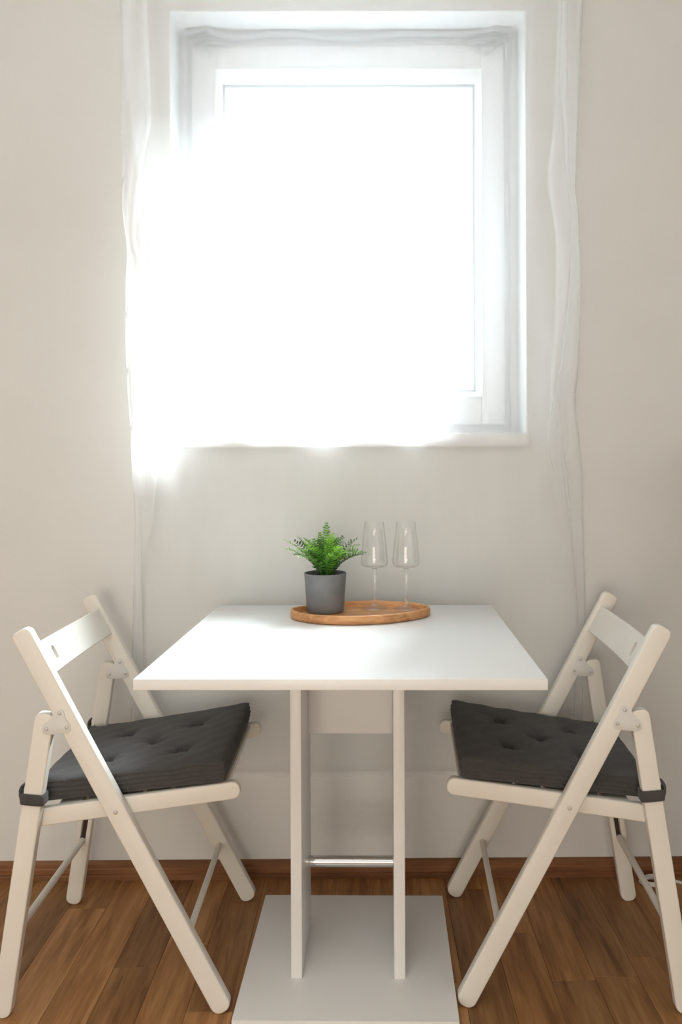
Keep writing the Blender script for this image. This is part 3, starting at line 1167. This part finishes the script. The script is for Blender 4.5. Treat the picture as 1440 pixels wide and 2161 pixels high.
def make_frond(az, lean, length, curl, n_leaf, size, rnd, roll=0.0):
    """a pinnate frond: arched stem plus two rows of narrow cupped leaflets"""
    vs, fs = [], []
    pts = []
    r0 = rnd.uniform(0.002, 0.016)
    p = Vector((r0 * math.cos(az), r0 * math.sin(az), PH - 0.014))
    ang = lean * 0.45
    step = length / 22
    for k in range(23):
        pts.append(p.copy())
        f = k / 22
        a_ = ang + (lean - ang) * min(1, f * 2.0) + curl * f * f
        p = p + Vector((math.sin(a_) * math.cos(az), math.sin(a_) * math.sin(az), math.cos(a_))) * step
    side0 = Vector((-math.sin(az), math.cos(az), 0))
    # stem
    base = 0
    for k, q in enumerate(pts):
        d = (pts[min(k + 1, 22)] - pts[max(k - 1, 0)]).normalized()
        u = side0
        w = d.cross(u).normalized()
        r_ = 0.0013 * (1 - 0.75 * k / 22)
        for m_ in range(5):
            t_ = 2 * math.pi * m_ / 5
            vs.append(q + (u * math.cos(t_) + w * math.sin(t_)) * r_)
    for k in range(22):
        for m_ in range(5):
            m2 = (m_ + 1) % 5
            fs.append((k * 5 + m_, k * 5 + m2, k * 5 + 5 + m2, k * 5 + 5 + m_))
    # leaflets
    for i in range(n_leaf):
        f = 0.24 + 0.76 * i / (n_leaf - 1)
        kf = f * 22
        k = min(21, int(kf))
        q = pts[k].lerp(pts[k + 1], kf - k)
        d = (pts[k + 1] - pts[k]).normalized()
        up = side0.cross(d).normalized()
        ln = size * (0.55 + 0.45 * math.sin(math.pi * min(1, 0.22 + f * 0.80))) * rnd.uniform(0.85, 1.12) * (1.0 if f < 0.93 else 0.6)
        wd = 0.0023 * rnd.uniform(0.85, 1.25) * (size / 0.02) ** 0.5
        for s in (-1, 1):
            sd = (side0 * s * math.cos(roll) + up * math.sin(roll) * s)
            dirv = (sd * 0.92 + d * 0.42 + up * rnd.uniform(-0.05, 0.40)).normalized()
            wv = dirv.cross(up).normalized()
            nv = wv.cross(dirv).normalized()
            cup = rnd.uniform(0.15, 0.60)
            i0 = len(vs)
            secs = [(0.0, 0.35), (0.22, 0.95), (0.5, 1.0), (0.78, 0.72), (1.0, 0.06)]
            for (u_, w_) in secs:
                c_ = q + dirv * ln * u_ - nv * ln * cup * u_ * u_
                vs.append(c_ - wv * wd * w_ + nv * 0.0007 * w_)
                vs.append(c_ - nv * 0.0004 * w_)
                vs.append(c_ + wv * wd * w_ + nv * 0.0007 * w_)
            for g in range(4):
                a_ = i0 + g * 3
                fs.append((a_, a_ + 1, a_ + 4, a_ + 3))
                fs.append((a_ + 1, a_ + 2, a_ + 5, a_ + 4))
    return pydata('frond', vs, fs, M['fern'], fern, smooth=True)


rnd = random.Random(21)
spec = []
for k in range(17):       # outer ring, arching out and drooping
    spec.append((k * 2 * math.pi / 17 + rnd.uniform(-0.2, 0.2), rnd.uniform(0.70, 0.95), rnd.uniform(0.112, 0.138), rnd.uniform(0.3, 1.0), 13))
for k in range(15):       # middle ring
    spec.append((k * 2 * math.pi / 15 + 0.3 + rnd.uniform(-0.25, 0.25), rnd.uniform(0.40, 0.64), rnd.uniform(0.105, 0.130), rnd.uniform(0.3, 1.3), 13))
for k in range(10):       # inner upright ones
    spec.append((k * 2 * math.pi / 10 + 0.5, rnd.uniform(0.10, 0.32), rnd.uniform(0.085, 0.112), rnd.uniform(0.2, 1.0), 12))
spec.append((-1.35, 0.06, 0.137, 0.05, 18))
spec.append((-1.9, 0.22, 0.118, 0.2, 16))
spec.append((-1.2, 0.30, 0.122, 0.3, 16))
for (az, le, ln, cu, nl) in spec:
    if abs((az - 0.3 + math.pi) % (2 * math.pi) - math.pi) < 0.45:
        ln *= 0.84            # keeps clear of the glass
    make_frond(az, le, ln, cu, nl, rnd.uniform(0.0145, 0.0190), rnd, rnd.uniform(-0.8, 0.8) if az > -1 else 0.15)

# ------------------------------------------------------------------ wine glasses
BR, HB, HT, RR = 0.0352, 0.1085, 0.2185, 0.0238
foot_p = [(0, 0.0), (BR - 0.001, 0.0), (BR, 0.0006), (BR - 0.0005, 0.0013), (0.022, 0.0035), (0.010, 0.0075), (0.0055, 0.0125), (0, 0.0125)]
stem_p = [(0, 0.0125), (0.0055, 0.0125), (0.0040, 0.020), (0.0034, 0.040), (0.0034, 0.080), (0.0042, 0.096), (0.0060, 0.1010), (0, 0.1010)]
bowl_p = [(0, 0.1010), (0.0060, 0.1010), (0.014, 0.1035), (0.0270, 0.1060), (0.0325, 0.1095), (0.0345, 0.1145),
          (0.0340, 0.122), (0.0315, 0.150), (0.0277, 0.185), (RR, HT - 0.0005),
          (RR - 0.0005, HT), (RR - 0.0010, HT - 0.0005), (0.0267, 0.185), (0.0305, 0.150), (0.0330, 0.122), (0.0335, 0.1150), (0.0315, 0.1112),
          (0.0265, 0.1082), (0.014, 0.1060), (0.006, 0.1045), (0, 0.1040)]


def lathe_mesh(name, prof, n, mat):
    ga, gb = lathe_data(prof, n)
    me = bpy.data.meshes.new(name)
    me.from_pydata(ga, [], gb)
    bm = bmesh.new()
    bm.from_mesh(me)
    bmesh.ops.recalc_face_normals(bm, faces=bm.faces)
    bm.to_mesh(me)
    bm.free()
    me.materials.append(mat)
    me.polygons.foreach_set('use_smooth', [True] * len(me.polygons))
    me.set_sharp_from_angle(angle=R(55))
    return me


gparts = [lathe_mesh('foot', foot_p, 48, M['foot_glass']), lathe_mesh('stem', stem_p, 32, M['solid_glass']),
          lathe_mesh('bowl', bowl_p, 64, M['glass'])]
for (gx, gy, lab) in ((0.019, 2.0020, 'clear stemmed wine glass on the tray, the one beside the fern'),
                      (0.0985, 1.9960, 'clear stemmed wine glass near the right end of the wooden tray')):
    g = tag(empty('wine_glass', (gx, gy, TF + 0.0002)), lab, 'wine glass', 'wine glasses on the tray')
    for me in gparts:
        po = bpy.data.objects.new(me.name, me)
        COL.objects.link(po)
        po.parent = g

# ------------------------------------------------------------------ cable and the cabinet beyond the frame
pts = []
for k in range(80):
    a = k / 79 * math.pi * 5
    pts.append((0.752 + 0.030 * math.cos(a) + 0.0002 * k, 2.105 + 0.020 * math.sin(a), 0.0042 + 0.0105 * k / 79))
for k in range(1, 20):
    pts.append((0.752 - 0.030 + 0.0158 + 0.006 * k, 2.105 + 0.022 * math.sin(k * 0.2), 0.0147 - 0.0105 * min(1, k / 10)))
cb = tube('power_cable', pts, 0.0040, M['cable'], None, 8)
tag(cb, 'small coil of white cable on the floor behind the right chair', 'cable')

cab = tag(empty('sideboard', (1.22, 1.95, 0)), 'dark brown sideboard against the wall just past the right chair', 'sideboard')
boxes('body', [(-0.32, 0.32, -0.19, 0.19, 0.06, 1.16)], M['cabinet'], cab, 0.002)
boxes('top_board', [(-0.33, 0.33, -0.205, 0.19, 1.16, 1.185)], M['cabinet'], cab, 0.002)
boxes('plinth', [(-0.31, 0.31, -0.17, 0.18, 0.0, 0.06)], M['cabinet'], cab, 0.001)
for k in (-1, 1):
    d_ = boxes('door', [(k * 0.158 - 0.154, k * 0.158 + 0.154, -0.208, -0.19, 0.07, 1.15)], M['cabinet'], cab, 0.002)
    boxes('handle', [(k * 0.03 - 0.005, k * 0.03 + 0.005, -0.226, -0.208, 0.55, 0.68)], M['plate'], d_, 0.002)
